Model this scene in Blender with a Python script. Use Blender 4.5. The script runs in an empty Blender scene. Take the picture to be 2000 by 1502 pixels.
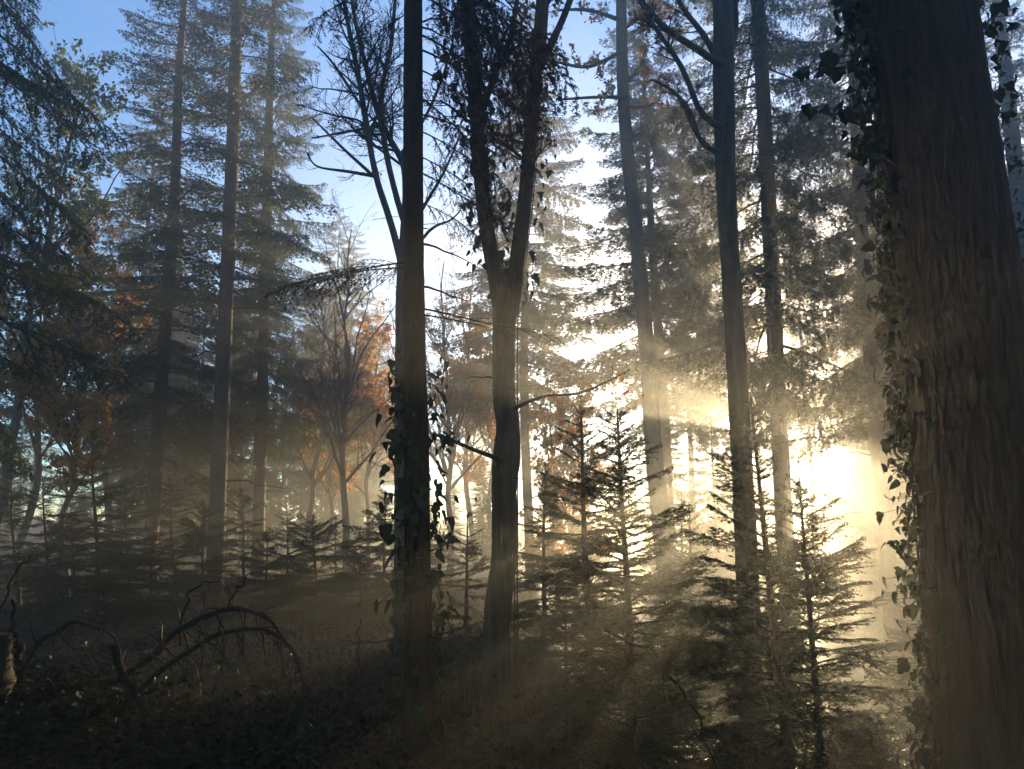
import bpy, math
import numpy as np
from mathutils import Matrix, Vector

# ------------------------------------------------------------------ camera, sky, sun, exposure
S = bpy.context.scene
COL = S.collection
F, PITCH, EYE = 1504.0, math.radians(10.5), 1.6
cP, sP = math.cos(PITCH), math.sin(PITCH)
SUN_UV = (1562, 856)

def ray(u, v):
    dx, dy = (u - 1000) / F, (751 - v) / F
    return np.array([dx, cP - dy * sP, sP + dy * cP])

def at(u, v, D):
    """point of the place at world distance Y = D in front of the standing point"""
    r = ray(u, v); t = D / r[1]
    return np.array([0, 0, EYE]) + r * t, t

cam = bpy.data.cameras.new('camera'); cam_o = bpy.data.objects.new('camera', cam); COL.objects.link(cam_o)
cam.sensor_width = 36; cam.lens = 36 * F / 2000; cam.clip_end = 1000; cam.clip_start = .05
cam_o.location = (0, 0, EYE); cam_o.rotation_euler = (math.pi / 2 + PITCH, 0, 0)
S.camera = cam_o

sd = ray(*SUN_UV); sd /= np.linalg.norm(sd)
SUN_EL, SUN_AZ = math.asin(sd[2]), math.atan2(sd[0], sd[1])
w = bpy.data.worlds.new('World'); S.world = w; w.use_nodes = True
nt = w.node_tree; bg = nt.nodes['Background']
sky = nt.nodes.new('ShaderNodeTexSky'); sky.sky_type = 'NISHITA'; sky.sun_disc = False
sky.sun_elevation = SUN_EL; sky.sun_rotation = SUN_AZ
sky.air_density = 1.0; sky.dust_density = 0.1; sky.ozone_density = 4.2
nt.links.new(sky.outputs[0], bg.inputs[0]); bg.inputs[1].default_value = 0.15
sl = bpy.data.lights.new('sun', 'SUN'); sl.energy = 5.0; sl.angle = math.radians(0.5); sl.color = (1.0, .76, .42)
so = bpy.data.objects.new('sun', sl); COL.objects.link(so)
so.rotation_euler = Vector(tuple(-sd)).to_track_quat('-Z', 'Y').to_euler()
S.view_settings.view_transform = 'Standard'; S.view_settings.look = 'None'
S.view_settings.exposure = 1.85; S.view_settings.gamma = 1.0; S.view_settings.use_curve_mapping = False
S.render.engine = 'CYCLES'
cy = S.cycles
cy.max_bounces = 3; cy.caustics_reflective = False; cy.caustics_refractive = False; cy.adaptive_threshold = .02; cy.diffuse_bounces = 1; cy.glossy_bounces = 1; cy.transmission_bounces = 3; cy.volume_bounces = 0
cy.use_denoising = True
try: cy.denoiser = 'OPENIMAGEDENOISE'
except Exception: pass
cy.denoising_input_passes = 'RGB_ALBEDO_NORMAL'
cy.sample_clamp_indirect = 4
HAZE_DENSITY, HAZE_G = 0.0105, 0.77

# ------------------------------------------------------------------ materials
def mat(name):
    m = bpy.data.materials.new(name); m.use_nodes = True
    t = m.node_tree; t.nodes.clear()
    o = t.nodes.new('ShaderNodeOutputMaterial')
    return m, t, o
def N(t, k, **kw):
    n = t.nodes.new(k)
    for a, b in kw.items():
        setattr(n, a, b)
    return n
def ramp(t, fac, cols):
    r = N(t, 'ShaderNodeValToRGB'); e = r.color_ramp.elements
    while len(e) < len(cols): e.new(.5)
    for i, (p, c) in enumerate(cols):
        e[i].position = p; e[i].color = (*c, 1)
    t.links.new(fac, r.inputs[0]); return r.outputs[0]

def bark_mat(name, c0, c1, c2, sc=9.0, stretch=.16, bump=.6, moss=None):
    m, t, o = mat(name); L = t.links.new
    tc = N(t, 'ShaderNodeTexCoord'); mp = N(t, 'ShaderNodeMapping'); mp.inputs['Scale'].default_value = (1, 1, stretch)
    L(tc.outputs['Object'], mp.inputs[0])
    n1 = N(t, 'ShaderNodeTexNoise'); n1.inputs['Scale'].default_value = sc * 3; n1.inputs['Detail'].default_value = 8; n1.inputs['Roughness'].default_value = .65
    v1 = N(t, 'ShaderNodeTexVoronoi', feature='DISTANCE_TO_EDGE'); v1.inputs['Scale'].default_value = sc * 4
    n2 = N(t, 'ShaderNodeTexNoise'); n2.inputs['Scale'].default_value = 1.6; n2.inputs['Detail'].default_value = 4
    for n in (n1, v1): L(mp.outputs[0], n.inputs['Vector'])
    L(tc.outputs['Object'], n2.inputs['Vector'])
    c = ramp(t, n1.outputs[0], [(.3, c0), (.52, c1), (.75, c2)])
    if moss:
        mr = N(t, 'ShaderNodeMapRange'); mr.inputs[1].default_value = .5; mr.inputs[2].default_value = .68
        L(n2.outputs[0], mr.inputs[0])
        mx = N(t, 'ShaderNodeMix', data_type='RGBA'); L(mr.outputs[0], mx.inputs[0]); L(c, mx.inputs[6]); mx.inputs[7].default_value = (*moss, 1)
        c = mx.outputs[2]
    p = N(t, 'ShaderNodeBsdfPrincipled'); p.inputs['Roughness'].default_value = .9
    p.inputs['Specular IOR Level'].default_value = .2
    L(c, p.inputs['Base Color'])
    mu = N(t, 'ShaderNodeMath', operation='MULTIPLY'); L(v1.outputs[0], mu.inputs[0]); L(n1.outputs[0], mu.inputs[1])
    b = N(t, 'ShaderNodeBump'); b.inputs['Strength'].default_value = bump; b.inputs['Distance'].default_value = .03
    L(mu.outputs[0], b.inputs['Height']); L(b.outputs[0], p.inputs['Normal'])
    L(p.outputs[0], o.inputs[0]); return m

def leaf_mat(name, cols, trans=.4, gloss=.25, rough=.5, scale=6.0):
    m, t, o = mat(name); L = t.links.new
    g = N(t, 'ShaderNodeNewGeometry'); n = N(t, 'ShaderNodeTexNoise'); n.inputs['Scale'].default_value = scale; n.inputs['Detail'].default_value = 3
    L(g.outputs['Position'], n.inputs['Vector'])
    oi = N(t, 'ShaderNodeObjectInfo')
    ad = N(t, 'ShaderNodeMath', operation='MULTIPLY_ADD'); L(oi.outputs['Random'], ad.inputs[0]); ad.inputs[1].default_value = .3
    L(n.outputs[0], ad.inputs[2])
    sb = N(t, 'ShaderNodeMath', operation='SUBTRACT'); L(ad.outputs[0], sb.inputs[0]); sb.inputs[1].default_value = .15
    k = len(cols)
    c = ramp(t, sb.outputs[0], [(.3 + .4 * i / max(1, k - 1), q) for i, q in enumerate(cols)])
    p = N(t, 'ShaderNodeBsdfPrincipled'); p.inputs['Roughness'].default_value = rough; p.inputs['Specular IOR Level'].default_value = gloss
    L(c, p.inputs['Base Color'])
    tr = N(t, 'ShaderNodeBsdfTranslucent'); L(c, tr.inputs[0])
    ms = N(t, 'ShaderNodeMixShader'); ms.inputs[0].default_value = trans
    L(p.outputs[0], ms.inputs[1]); L(tr.outputs[0], ms.inputs[2]); L(ms.outputs[0], o.inputs[0]); return m

MB = dict(
    bark_oak=bark_mat('grey brown furrowed bark', (.035, .026, .02), (.085, .062, .045), (.15, .115, .085), 7, .14, .8, moss=(.05, .06, .02)),
    bark_smooth=bark_mat('smooth grey bark', (.06, .052, .042), (.105, .09, .072), (.15, .13, .105), 5, .6, .35),
    bark_spruce=bark_mat('flaky spruce bark', (.04, .028, .02), (.095, .066, .046), (.16, .115, .08), 8, .35, .7),
    bark_dark=bark_mat('dark reddish brown bark', (.028, .015, .010), (.066, .035, .022), (.11, .063, .041), 6, .13, .8, moss=(.04, .03, .014)),
    twig=bark_mat('brown twig bark', (.035, .026, .02), (.06, .045, .033), (.09, .07, .05), 12, .5, .2),
    dead=bark_mat('dead grey brown wood', (.016, .011, .008), (.034, .024, .017), (.06, .043, .031), 10, .3, .3),
    cut=bark_mat('cut wood face', (.06, .028, .016), (.10, .048, .028), (.14, .07, .04), 5, 1, .2),
    fir=leaf_mat('dark green fir needles', [(.018, .034, .012), (.032, .055, .02), (.055, .075, .028)], .25, .35, .45, 4),
    spruce=leaf_mat('blue green spruce needles', [(.022, .038, .013), (.044, .066, .019), (.085, .10, .03)], .38, .3, .5, 1.2),
    dry=leaf_mat('dry reddish brown needles', [(.06, .028, .016), (.11, .05, .028), (.15, .075, .04)], .3, .2, .6, 4),
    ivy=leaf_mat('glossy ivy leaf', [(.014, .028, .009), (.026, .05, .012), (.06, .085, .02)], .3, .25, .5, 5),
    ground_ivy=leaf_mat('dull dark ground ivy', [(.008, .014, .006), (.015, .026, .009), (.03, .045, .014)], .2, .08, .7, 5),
    orange=leaf_mat('orange autumn leaf', [(.32, .10, .025), (.46, .18, .04), (.55, .3, .07)], .6, .2, .6, 2.5),
    russet=leaf_mat('russet autumn leaf', [(.16, .045, .02), (.28, .09, .03), (.4, .17, .05)], .5, .2, .6, 2.5),
    yellow=leaf_mat('yellow autumn leaf', [(.42, .26, .05), (.5, .33, .07), (.55, .42, .12)], .5, .2, .6, 3),
    green=leaf_mat('yellow green leaf', [(.06, .09, .02), (.10, .13, .03), (.2, .2, .05)], .45, .2, .6, 2.5),
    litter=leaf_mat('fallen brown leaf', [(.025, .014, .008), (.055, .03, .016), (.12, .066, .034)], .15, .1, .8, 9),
    grass=leaf_mat('dry straw stalk', [(.08, .07, .03), (.16, .13, .06), (.26, .21, .11)], .35, .2, .6, 3),
)
def ground_mat():
    m, t, o = mat('forest floor soil and rotting leaves'); L = t.links.new
    tc = N(t, 'ShaderNodeTexCoord')
    a = N(t, 'ShaderNodeTexNoise'); a.inputs['Scale'].default_value = .5; a.inputs['Detail'].default_value = 6
    b = N(t, 'ShaderNodeTexVoronoi'); b.inputs['Scale'].default_value = 14
    d = N(t, 'ShaderNodeTexNoise'); d.inputs['Scale'].default_value = 25; d.inputs['Detail'].default_value = 8
    for n in (a, b, d): L(tc.outputs['Object'], n.inputs['Vector'])
    c1 = ramp(t, d.outputs[0], [(.3, (.012, .008, .005)), (.5, (.03, .02, .012)), (.72, (.07, .043, .024))])
    c2 = ramp(t, a.outputs[0], [(.35, (.6, .6, .6)), (.5, (1, 1, 1)), (.65, (.75, 1.0, .6))])
    mx = N(t, 'ShaderNodeMix', data_type='RGBA', blend_type='MULTIPLY'); mx.inputs[0].default_value = 1
    L(c1, mx.inputs[6]); L(c2, mx.inputs[7])
    p = N(t, 'ShaderNodeBsdfPrincipled'); p.inputs['Roughness'].default_value = .95; p.inputs['Specular IOR Level'].default_value = .15
    L(mx.outputs[2], p.inputs['Base Color'])
    bp = N(t, 'ShaderNodeBump'); bp.inputs['Strength'].default_value = .8; bp.inputs['Distance'].default_value = .05
    s = N(t, 'ShaderNodeMath', operation='ADD'); L(b.outputs['Distance'], s.inputs[0]); L(d.outputs[0], s.inputs[1])
    L(s.outputs[0], bp.inputs['Height']); L(bp.outputs[0], p.inputs['Normal']); L(p.outputs[0], o.inputs[0]); return m

# ------------------------------------------------------------------ mesh helpers
def tri_grid(P):  # helper: N,K -> nothing
    return P
class Geo:
    """collects vertices and faces; every block has a material index"""
    def __init__(self): self.V, self.Fq, self.n = [], [], 0
    def add(self, V, Fc, mi=0, smooth=True):
        V = np.asarray(V, float).reshape(-1, 3); Fc = np.asarray(Fc, int)
        if len(V) == 0 or len(Fc) == 0: return self
        self.V.append(V); self.Fq.append((Fc + self.n, mi, smooth)); self.n += len(V); return self
    def merge(self, other, M=None, mi=None):
        V, Fs = other
        V = V if M is None else V @ M[:3, :3].T + M[:3, 3]
        self.V.append(V)
        for Fc, m, s in Fs: self.Fq.append((Fc + self.n, m if mi is None else mi, s))
        self.n += len(V)
    def raw(self): return np.concatenate(self.V), self.Fq
    def mesh(self, name, mats):
        me = bpy.data.meshes.new(name)
        V = np.concatenate(self.V); me.vertices.add(len(V)); me.vertices.foreach_set('co', V.astype(np.float32).ravel())
        loops, starts, mis, sm, k = [], [], [], [], 0
        for Fc, m, s in self.Fq:
            n, c = Fc.shape
            loops.append(Fc.ravel()); starts.append(k + np.arange(n) * c); k += n * c
            mis.append(np.full(n, m)); sm.append(np.full(n, s))
        loops = np.concatenate(loops); starts = np.concatenate(starts)
        me.loops.add(len(loops)); me.loops.foreach_set('vertex_index', loops.astype(np.int32))
        me.polygons.add(len(starts)); me.polygons.foreach_set('loop_start', starts.astype(np.int32))
        me.polygons.foreach_set('material_index', np.concatenate(mis).astype(np.int32))
        me.polygons.foreach_set('use_smooth', np.concatenate(sm).astype(bool))
        for q in mats: me.materials.append(MB[q] if isinstance(q, str) else q)
        me.update(calc_edges=True); return me

def unit(a): return a / np.maximum(np.linalg.norm(a, axis=-1, keepdims=True), 1e-9)
def tubes(P, R, sides=5, cap=True, rough=None):
    """P (N,K,3) polylines, R (N,K) radii -> vertices, quads"""
    P = np.asarray(P, float); R = np.asarray(R, float)
    if P.ndim == 2: P, R = P[None], R[None]
    n, K, _ = P.shape
    T = unit(np.gradient(P, axis=1))
    mean = unit(P[:, -1] - P[:, 0])
    ref = np.where(np.abs(mean[:, 2:3]) < .8, np.array([[0, 0, 1.]]), np.array([[1., 0, 0]]))
    A = unit(np.cross(T, ref[:, None, :])); B = np.cross(T, A)
    th = np.arange(sides) / sides * 2 * np.pi
    rr = R[:, :, None] * np.ones(sides)
    if rough is not None: rr = rr * rough
    V = P[:, :, None] + rr[..., None] * (np.cos(th)[None, None, :, None] * A[:, :, None] + np.sin(th)[None, None, :, None] * B[:, :, None])
    i = np.arange(n)[:, None, None] * K * sides + np.arange(K - 1)[None, :, None] * sides
    j = np.arange(sides)[None, None, :]; j2 = (j + 1) % sides
    q = np.stack([i + j, i + j2, i + sides + j2, i + sides + j], -1).reshape(-1, 4)
    return V.reshape(-1, 3), q

def resample(P, n):
    """Catmull-Rom resampling of a polyline with extra columns"""
    P = np.asarray(P, float); m = len(P)
    s = np.concatenate([[0], np.cumsum(np.linalg.norm(np.diff(P[:, :3], axis=0), axis=1))])
    t = np.linspace(0, s[-1], n)
    k = np.clip(np.searchsorted(s, t, 'right') - 1, 0, m - 2); u = ((t - s[k]) / (s[k + 1] - s[k]))[:, None]
    p0 = P[np.maximum(k - 1, 0)]; p1 = P[k]; p2 = P[k + 1]; p3 = P[np.minimum(k + 2, m - 1)]
    return .5 * ((2 * p1) + (p2 - p0) * u + (2 * p0 - 5 * p1 + 4 * p2 - p3) * u ** 2 + (3 * p1 - p0 - 3 * p2 + p3) * u ** 3)

def obj(name, me, parent=None, M=None, kind=None):
    o = bpy.data.objects.new(name, me); COL.objects.link(o)
    if parent is not None: o.parent = parent
    if M is not None: o.matrix_local = Matrix(M.tolist() if isinstance(M, np.ndarray) else M)
    if kind: o['kind'] = kind
    return o
def thing(name, label, cat, loc=(0, 0, 0), group=None, rz=0, sc=1):
    o = bpy.data.objects.new(name, None); COL.objects.link(o); o.location = tuple(loc); o.rotation_euler = (0, 0, rz)
    o.scale = (sc,) * 3; o.empty_display_size = .2
    o['label'] = label; o['category'] = cat
    if group: o['group'] = group
    return o
def mat4(X, Y, Z, p, s=1.0):
    M = np.eye(4); M[:3, 0] = X * s; M[:3, 1] = Y * s; M[:3, 2] = Z * s; M[:3, 3] = p; return M

# ------------------------------------------------------------------ terrain
def sst(a, b, x): t = np.clip((x - a) / (b - a), 0, 1); return t * t * (3 - 2 * t)
_r = np.random.default_rng(5)
_W = [(_r.uniform(.15, 2.4), _r.uniform(0, 6.28), _r.uniform(0, 6.28)) for _ in range(22)]
def gz(x, y):
    x = np.asarray(x, float); y = np.asarray(y, float)
    z = -np.interp(y, [2.5, 5, 8, 12, 17, 24, 40, 70, 112], [0, 1.0, 2.0, 3.2, 4.4, 5.2, 4.5, 2, 1]) * sst(-.2, 3.2, x)   # the bank falls away to the right
    z = z + .42 * np.exp(-((x + 3.9) ** 2 + (y - 5.9) ** 2) / 1.1)                     # mound under the stump
    z = z + .25 * sst(-4, -14, x) + 2.4 * sst(34, 76, y)
    for f, a, p in _W:
        z = z + .045 / (f + .35) * .5 * np.sin(f * (x * math.cos(a) + y * math.sin(a)) + p)
    return z
def gz1(x, y): return float(gz(x, y))

def build_ground():
    xs = np.unique(np.concatenate([np.linspace(-50, -14, 36), np.linspace(-14, 14, 190), np.linspace(14, 55, 40)]))
    ys = np.unique(np.concatenate([np.linspace(-14, 3, 14), np.linspace(3, 24, 160), np.linspace(24, 63.5, 60)]))
    X, Y = np.meshgrid(xs, ys); rng = np.random.default_rng(3)
    Z = gz(X, Y) + rng.normal(0, .012, X.shape)
    V = np.stack([X, Y, Z], -1).reshape(-1, 3); nx, ny = len(xs), len(ys)
    i = (np.arange(ny - 1)[:, None] * nx + np.arange(nx - 1)[None]).ravel()
    g = Geo().add(V, np.stack([i, i + 1, i + nx + 1, i + nx], -1))
    me = g.mesh('ground', [ground_mat()]); o = obj('ground', me, kind='structure')
    o['label'] = 'dark forest floor of soil and fallen leaves'; o['category'] = 'ground'
build_ground()

# ------------------------------------------------------------------ leaf shapes
def scatter_cards(rng, C, size, tilt=1.0, fold=.35):
    """C (N,3) centres -> folded diamond leaves of two triangles each side"""
    n = len(C); d = unit(rng.normal(0, 1, (n, 3)) * [1, 1, tilt]); r = unit(np.cross(d, rng.normal(0, 1, (n, 3)))); nn = np.cross(d, r)
    s = (size * rng.uniform(.6, 1.25, n))[:, None]
    a = C - d * s * .5; b = C + d * s * .5
    c = C + r * s * .33 + nn * s * fold * .3 - d * s * .05; e = C - r * s * .33 + nn * s * fold * .3 - d * s * .05
    V = np.stack([a, c, b, e], 1).reshape(-1, 3); k = np.arange(n)[:, None] * 4
    Fc = np.concatenate([k + [0, 1, 2], k + [0, 2, 3]])
    return V, Fc

def outline_leaf(pts, mname, fold=.12, curl=.15):
    """blade from a half outline (x along blade, y half width), folded on its midrib"""
    pts = np.array(pts, float); xs = pts[:, 0]
    mid = np.stack([xs, 0 * xs, -curl * xs ** 2], 1)
    l = np.stack([xs, pts[:, 1], fold * pts[:, 1] - curl * xs ** 2], 1); r = l * [1, -1, 1]
    V = np.concatenate([mid, l, r]); n = len(xs); i = np.arange(n - 1)
    Fc = np.concatenate([np.stack([i, i + 1, n + i + 1, n + i], -1), np.stack([i + 1, i, 2 * n + i, 2 * n + i + 1], -1)])
    return Geo().add(V, Fc, 0), mname
IVY_SHAPES = [
    [(-.10, .10), (-.16, .34), (.10, .56), (.26, .40), (.42, .36), (.62, .34), (.84, .12), (1.0, .005)],
    [(-.08, .12), (-.20, .30), (-.02, .50), (.20, .44), (.45, .40), (.70, .24), (1.0, .005)],
    [(-.10, .08), (-.12, .36), (.18, .60), (.30, .30), (.46, .40), (.60, .22), (.80, .16), (1.05, .005)]]
OAK = [(0, .02), (.1, .05), (.22, .2), (.3, .09), (.42, .27), (.52, .12), (.64, .28), (.74, .13), (.86, .18), (1, .02)]
IVY_RAW, IVY_ME = [], []
for k, s in enumerate(IVY_SHAPES):
    g, _ = outline_leaf(s, 'ivy', .15 + .12 * k, .1 + .1 * k); IVY_RAW.append(g.raw()); IVY_ME.append(g.mesh('ivy_leaf', ['ivy']))
OAK_ME = [outline_leaf(OAK, 'russet', .3, .25)[0].mesh('oak_leaf', ['russet']), outline_leaf(OAK, 'orange', .2, -.2)[0].mesh('oak_leaf', ['orange'])]

# ------------------------------------------------------------------ conifer branches
def needles(rng, P, step, nl, nw, ang=55, flat=.35, skip=0.0, up=None):
    """thin triangles along the polylines P (N,K,3)"""
    n, K, _ = P.shape
    L = np.linalg.norm(np.diff(P, axis=1), axis=2).sum(1)
    cnt = np.maximum((L / step).astype(int), 2); idx = np.repeat(np.arange(n), cnt)
    t = skip + (1 - skip) * rng.random(len(idx)); f = t * (K - 1); k = np.minimum(f.astype(int), K - 2); u = (f - k)[:, None]
    a, b = P[idx, k], P[idx, k + 1]; c = a + (b - a) * u; T = unit(b - a)
    ref = np.array([[0, 0, 1.]]) if up is None else up
    side = unit(np.cross(T, ref + rng.normal(0, .15, T.shape))); upv = np.cross(side, T)
    V, Fs = [], []
    for sgn in (-1, 1):
        an = np.radians(ang + rng.normal(0, 12, len(idx)))[:, None]
        el = rng.normal(.1, flat, (len(idx), 1))
        lat = unit(side * sgn * np.cos(el) + upv * np.sin(el))
        d = T * np.cos(an) + lat * np.sin(an)
        l = nl * rng.uniform(.7, 1.15, (len(idx), 1)) * (1 - .35 * t[:, None])
        wv = unit(np.cross(d, upv + rng.normal(0, .5, d.shape))) * nw * .5
        V.append(np.stack([c - wv, c + wv, c + d * l], 1))
    V = np.concatenate(V).reshape(-1, 3); i = np.arange(len(V) // 3)[:, None] * 3 + [0, 1, 2]
    return V, i

def conifer_branch(rng, L, nlat, latf, ang, rise, droop, tip, hang, nsub, subf, subhang, step, nl, nw, r0, bare=.12, wood=True, drop=.0):
    """one bough along +X: axis, side twigs and their side shoots, needles on all"""
    g = Geo(); K = 9; s = np.linspace(0, 1, K)
    ax = np.stack([s * L * (1 - .06 * droop), L * (.05 * np.sin(s * 5 + rng.uniform(0, 6)) * s + rng.normal(0, .06) * s ** 2),
                   L * (rise * s - droop * s ** 1.6 + tip * s ** 3.5)], 1)
    g.add(*tubes(ax[None], (r0 * (1 - .85 * s))[None], 5), 1)
    sp = np.linspace(bare, .97, nlat) + rng.normal(0, .012, nlat); sp = np.clip(sp, .05, .98)
    sgn = np.where(np.arange(nlat) % 2, 1, -1)
    f = sp * (K - 1); k = np.minimum(f.astype(int), K - 2); u = (f - k)[:, None]
    base = ax[k] + (ax[k + 1] - ax[k]) * u; T = unit(ax[k + 1] - ax[k]); side = unit(np.cross([0, 0, 1.], T)) * sgn[:, None]
    a = np.radians(ang + rng.normal(0, 8, nlat))[:, None]
    d = T * np.cos(a) + side * np.sin(a) + np.array([0, 0, 1]) * rng.normal(0, .1, (nlat, 1))
    prof = np.minimum(1, (sp - bare) / .22 * .55 + .45) * ((1 - sp) ** .75 * .95 + .10)
    ln = latf * L * prof * rng.uniform(.65, 1.2, nlat)
    keep = rng.random(nlat) >= drop
    base, d, ln, side, T = base[keep], d[keep], ln[keep], side[keep], T[keep]
    kk = 6; q = np.linspace(0, 1, kk)[None, :, None]
    lat = base[:, None] + d[:, None] * q * ln[:, None, None] + T[:, None] * (.18 * q ** 2) * ln[:, None, None]
    lat[..., 2] -= (hang * q[..., 0] ** 1.5) * ln[:, None]
    if wood: g.add(*tubes(lat, r0 * .32 * (1 - .8 * np.linspace(0, 1, kk))[None] * np.ones((len(lat), 1)), 3), 1)
    P = [lat]
    if nsub:
        m = len(lat) * nsub; pi = np.repeat(np.arange(len(lat)), nsub)
        ts = np.tile(np.linspace(.15, .92, nsub), len(lat)) + rng.normal(0, .03, m); ts = np.clip(ts, .05, .97)
        f = ts * (kk - 1); k = np.minimum(f.astype(int), kk - 2); u = (f - k)[:, None]
        b = lat[pi, k] + (lat[pi, k + 1] - lat[pi, k]) * u; t2 = unit(lat[pi, k + 1] - lat[pi, k])
        s2 = unit(np.cross([0, 0, 1.], t2)) * np.where(np.tile(np.arange(nsub), len(lat)) % 2, 1, -1)[:, None]
        dd = unit(t2 * .75 + s2 * .8 * (1 - .6 * subhang) + np.array([0, 0, -1.]) * subhang * 1.4 + rng.normal(0, .12, t2.shape))
        l2 = subf * ln[pi] * (1.05 - .75 * ts) * rng.uniform(.6, 1.3, m) + .02 * L
        q2 = np.linspace(0, 1, 3)[None, :, None]
        sub = b[:, None] + dd[:, None] * q2 * l2[:, None, None]; sub[..., 2] -= subhang * .5 * q2[..., 0] ** 2 * l2[:, None]
        P.append(sub)
    g.add(*needles(rng, ax[None, 2:], step, nl, nw), 0, False)
    for p in P: g.add(*needles(rng, p, step, nl, nw), 0, False)
    return g

rb = np.random.default_rng(11)
FIR = {}       # young fir boughs by length class
for Lc, nlat, nsub in ((.22, 11, 2), (.45, 18, 4), (.85, 28, 6), (1.35, 36, 8)):
    FIR[Lc] = [conifer_branch(rb, Lc, nlat, .52, 52, rb.uniform(-.05, .12), rb.uniform(.0, .16), .05, .12, nsub, .42, .05, .0048, .024, .0062, .006 + .004 * Lc, drop=.06)
               .mesh('fir_bough', ['fir', 'twig']) for _ in range(4)]
DRYB = [conifer_branch(rb, 1.5, 30, .42, 55, .05, .25, .0, .35, 6, .4, .3, .008, .026, .0065, .011, drop=.1).mesh('dry_bough', ['dry', 'twig']) for _ in range(3)]
DARKB = [conifer_branch(rb, 2.6, 34, .36, 50, .05, .30, .06, .35, 7, .42, .35, .013, .042, .013, .022, drop=.05).mesh('fir_bough', ['spruce', 'twig']) for _ in range(4)]
BARE = [conifer_branch(rb, 1.0, 24, .5, 48, .02, .1, .0, .15, 4, .5, .1, 9, .001, .001, .008, drop=.2).mesh('bare_bough', ['twig', 'twig']) for _ in range(3)]
SPR = [conifer_branch(rb, 2.6, 26, .34, 55, .02, rb.uniform(.25, .45), .22, .3, 6, .6, .75, .05, .11, .034, .028, wood=False, drop=.1).raw() for _ in range(5)]     # hanging curtain
SPF = [conifer_branch(rb, 2.6, 26, .40, 55, .08, rb.uniform(.1, .3), .12, .22, 5, .5, .25, .05, .105, .036, .028, wood=False, drop=.1).raw() for _ in range(5)]     # flatter sprays

SPN = [conifer_branch(rb, 2.6, 30, .34, 55, .02, rb.uniform(.25, .5), .2, .35, 7, .6, .85, .034, .075, .020, .028, wood=False, drop=.1).raw() for _ in range(5)]

def bough_matrix(z, az, pitch, s, rng, off=0.0, p0=None):
    X = np.array([math.cos(az) * math.cos(pitch), math.sin(az) * math.cos(pitch), math.sin(pitch)])
    Y = np.array([-math.sin(az), math.cos(az), 0.]); roll = rng.normal(0, .15)
    Zv = np.cross(X, Y); Y, Zv = Y * math.cos(roll) + Zv * math.sin(roll), Zv * math.cos(roll) - Y * math.sin(roll)
    p = np.array([0, 0, z]) if p0 is None else np.array(p0)
    return mat4(X, Y, Zv, p + X * off, s)

# ------------------------------------------------------------------ trunks
def trunk_geo(P, R, sides=14, n=60, seed=0, knots=.04, mi=0, flute=.05):
    rng = np.random.default_rng(seed)
    Q = resample(np.column_stack([P, R]), n); R2 = Q[:, 3]
    th = np.arange(sides) / sides * 2 * np.pi; zz = np.linspace(0, 1, n)
    ro = 1 + flute * np.sin(3 * th[None] + rng.uniform(0, 6) + 4 * zz[:, None]) + .6 * flute * np.sin(5 * th[None] + 9 * zz[:, None] + rng.uniform(0, 6))
    ro = ro + rng.normal(0, .018, (n, sides))
    for _ in range(int(6 * knots / .04)):
        k0, t0 = rng.uniform(0, 1), rng.uniform(0, 6.28)
        ro = ro + knots * 3 * np.exp(-((zz[:, None] - k0) * n / 1.6) ** 2) * np.maximum(0, np.cos(th[None] - t0)) ** 3
    return Geo().add(*tubes(Q[None, :, :3], R2[None], sides, rough=ro[None]), mi)

def px_line(pts, D):
    """(u,v,width) list from top to bottom at distance D -> points and radii"""
    P, R = [], []
    for q in pts:
        d = D if len(q) < 4 else q[3]
        p, t = at(q[0], q[1], d); P.append(p); R.append(q[2] * .5 * t / F)
    return np.array(P), np.array(R)
def root_down(P, R, flare=1.9, depth=.35):
    """carry the lowest end of a trunk into the ground"""
    p, d = P[-1], unit(P[-1] - P[-2])
    g = gz1(p[0], p[1])
    if p[2] > g - .1:
        d = d if d[2] < -.5 else np.array([0, 0, -1.]); n = 3
        for k in range(1, n + 1):
            q = p + d * ((p[2] - g + depth) / -d[2]) * k / n
            P = np.vstack([P, q]); R = np.append(R, R[-1] * (1 + (flare - 1) * (k / n) ** 2 * .6))
    return P, R

def grow(rng, P, R, n, t0, t1, ang, lf, K, rf, up=.15, wob=.12, lmin=.1, rtip=.25):
    """n child twigs on the polylines P (N,K0,3)"""
    N0, K0, _ = P.shape; L = np.linalg.norm(np.diff(P, axis=1), axis=2).sum(1)
    i = rng.choice(N0, n, p=L / L.sum()); t = t0 + (t1 - t0) * rng.random(n) ** .85
    f = t * (K0 - 1); k = np.minimum(f.astype(int), K0 - 2); u = (f - k)[:, None]
    b = P[i, k] + (P[i, k + 1] - P[i, k]) * u; T = unit(P[i, k + 1] - P[i, k])
    r = R[i, k] * (1 - u[:, 0]) + R[i, k + 1] * u[:, 0]
    s = unit(np.cross(T, rng.normal(0, 1, (n, 3)))); a = np.radians(rng.normal(ang, 12, n))[:, None]
    d = unit(T * np.cos(a) + s * np.sin(a) + np.array([0, 0, up]))
    ln = np.maximum(lmin, lf * L[i] * (1.15 - .8 * t) * rng.uniform(.5, 1.3, n))
    pts = [b]; cur = d; seg = (ln / (K - 1))[:, None]
    for j in range(K - 1):
        pts.append(pts[-1] + cur * seg); cur = unit(cur + rng.normal(0, wob, (n, 3)) + np.array([0, 0, up * .25]))
    rr = np.minimum(r * rf, ln * .03)[:, None] * np.linspace(1, rtip, K)[None]
    return np.stack(pts, 1), rr

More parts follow.
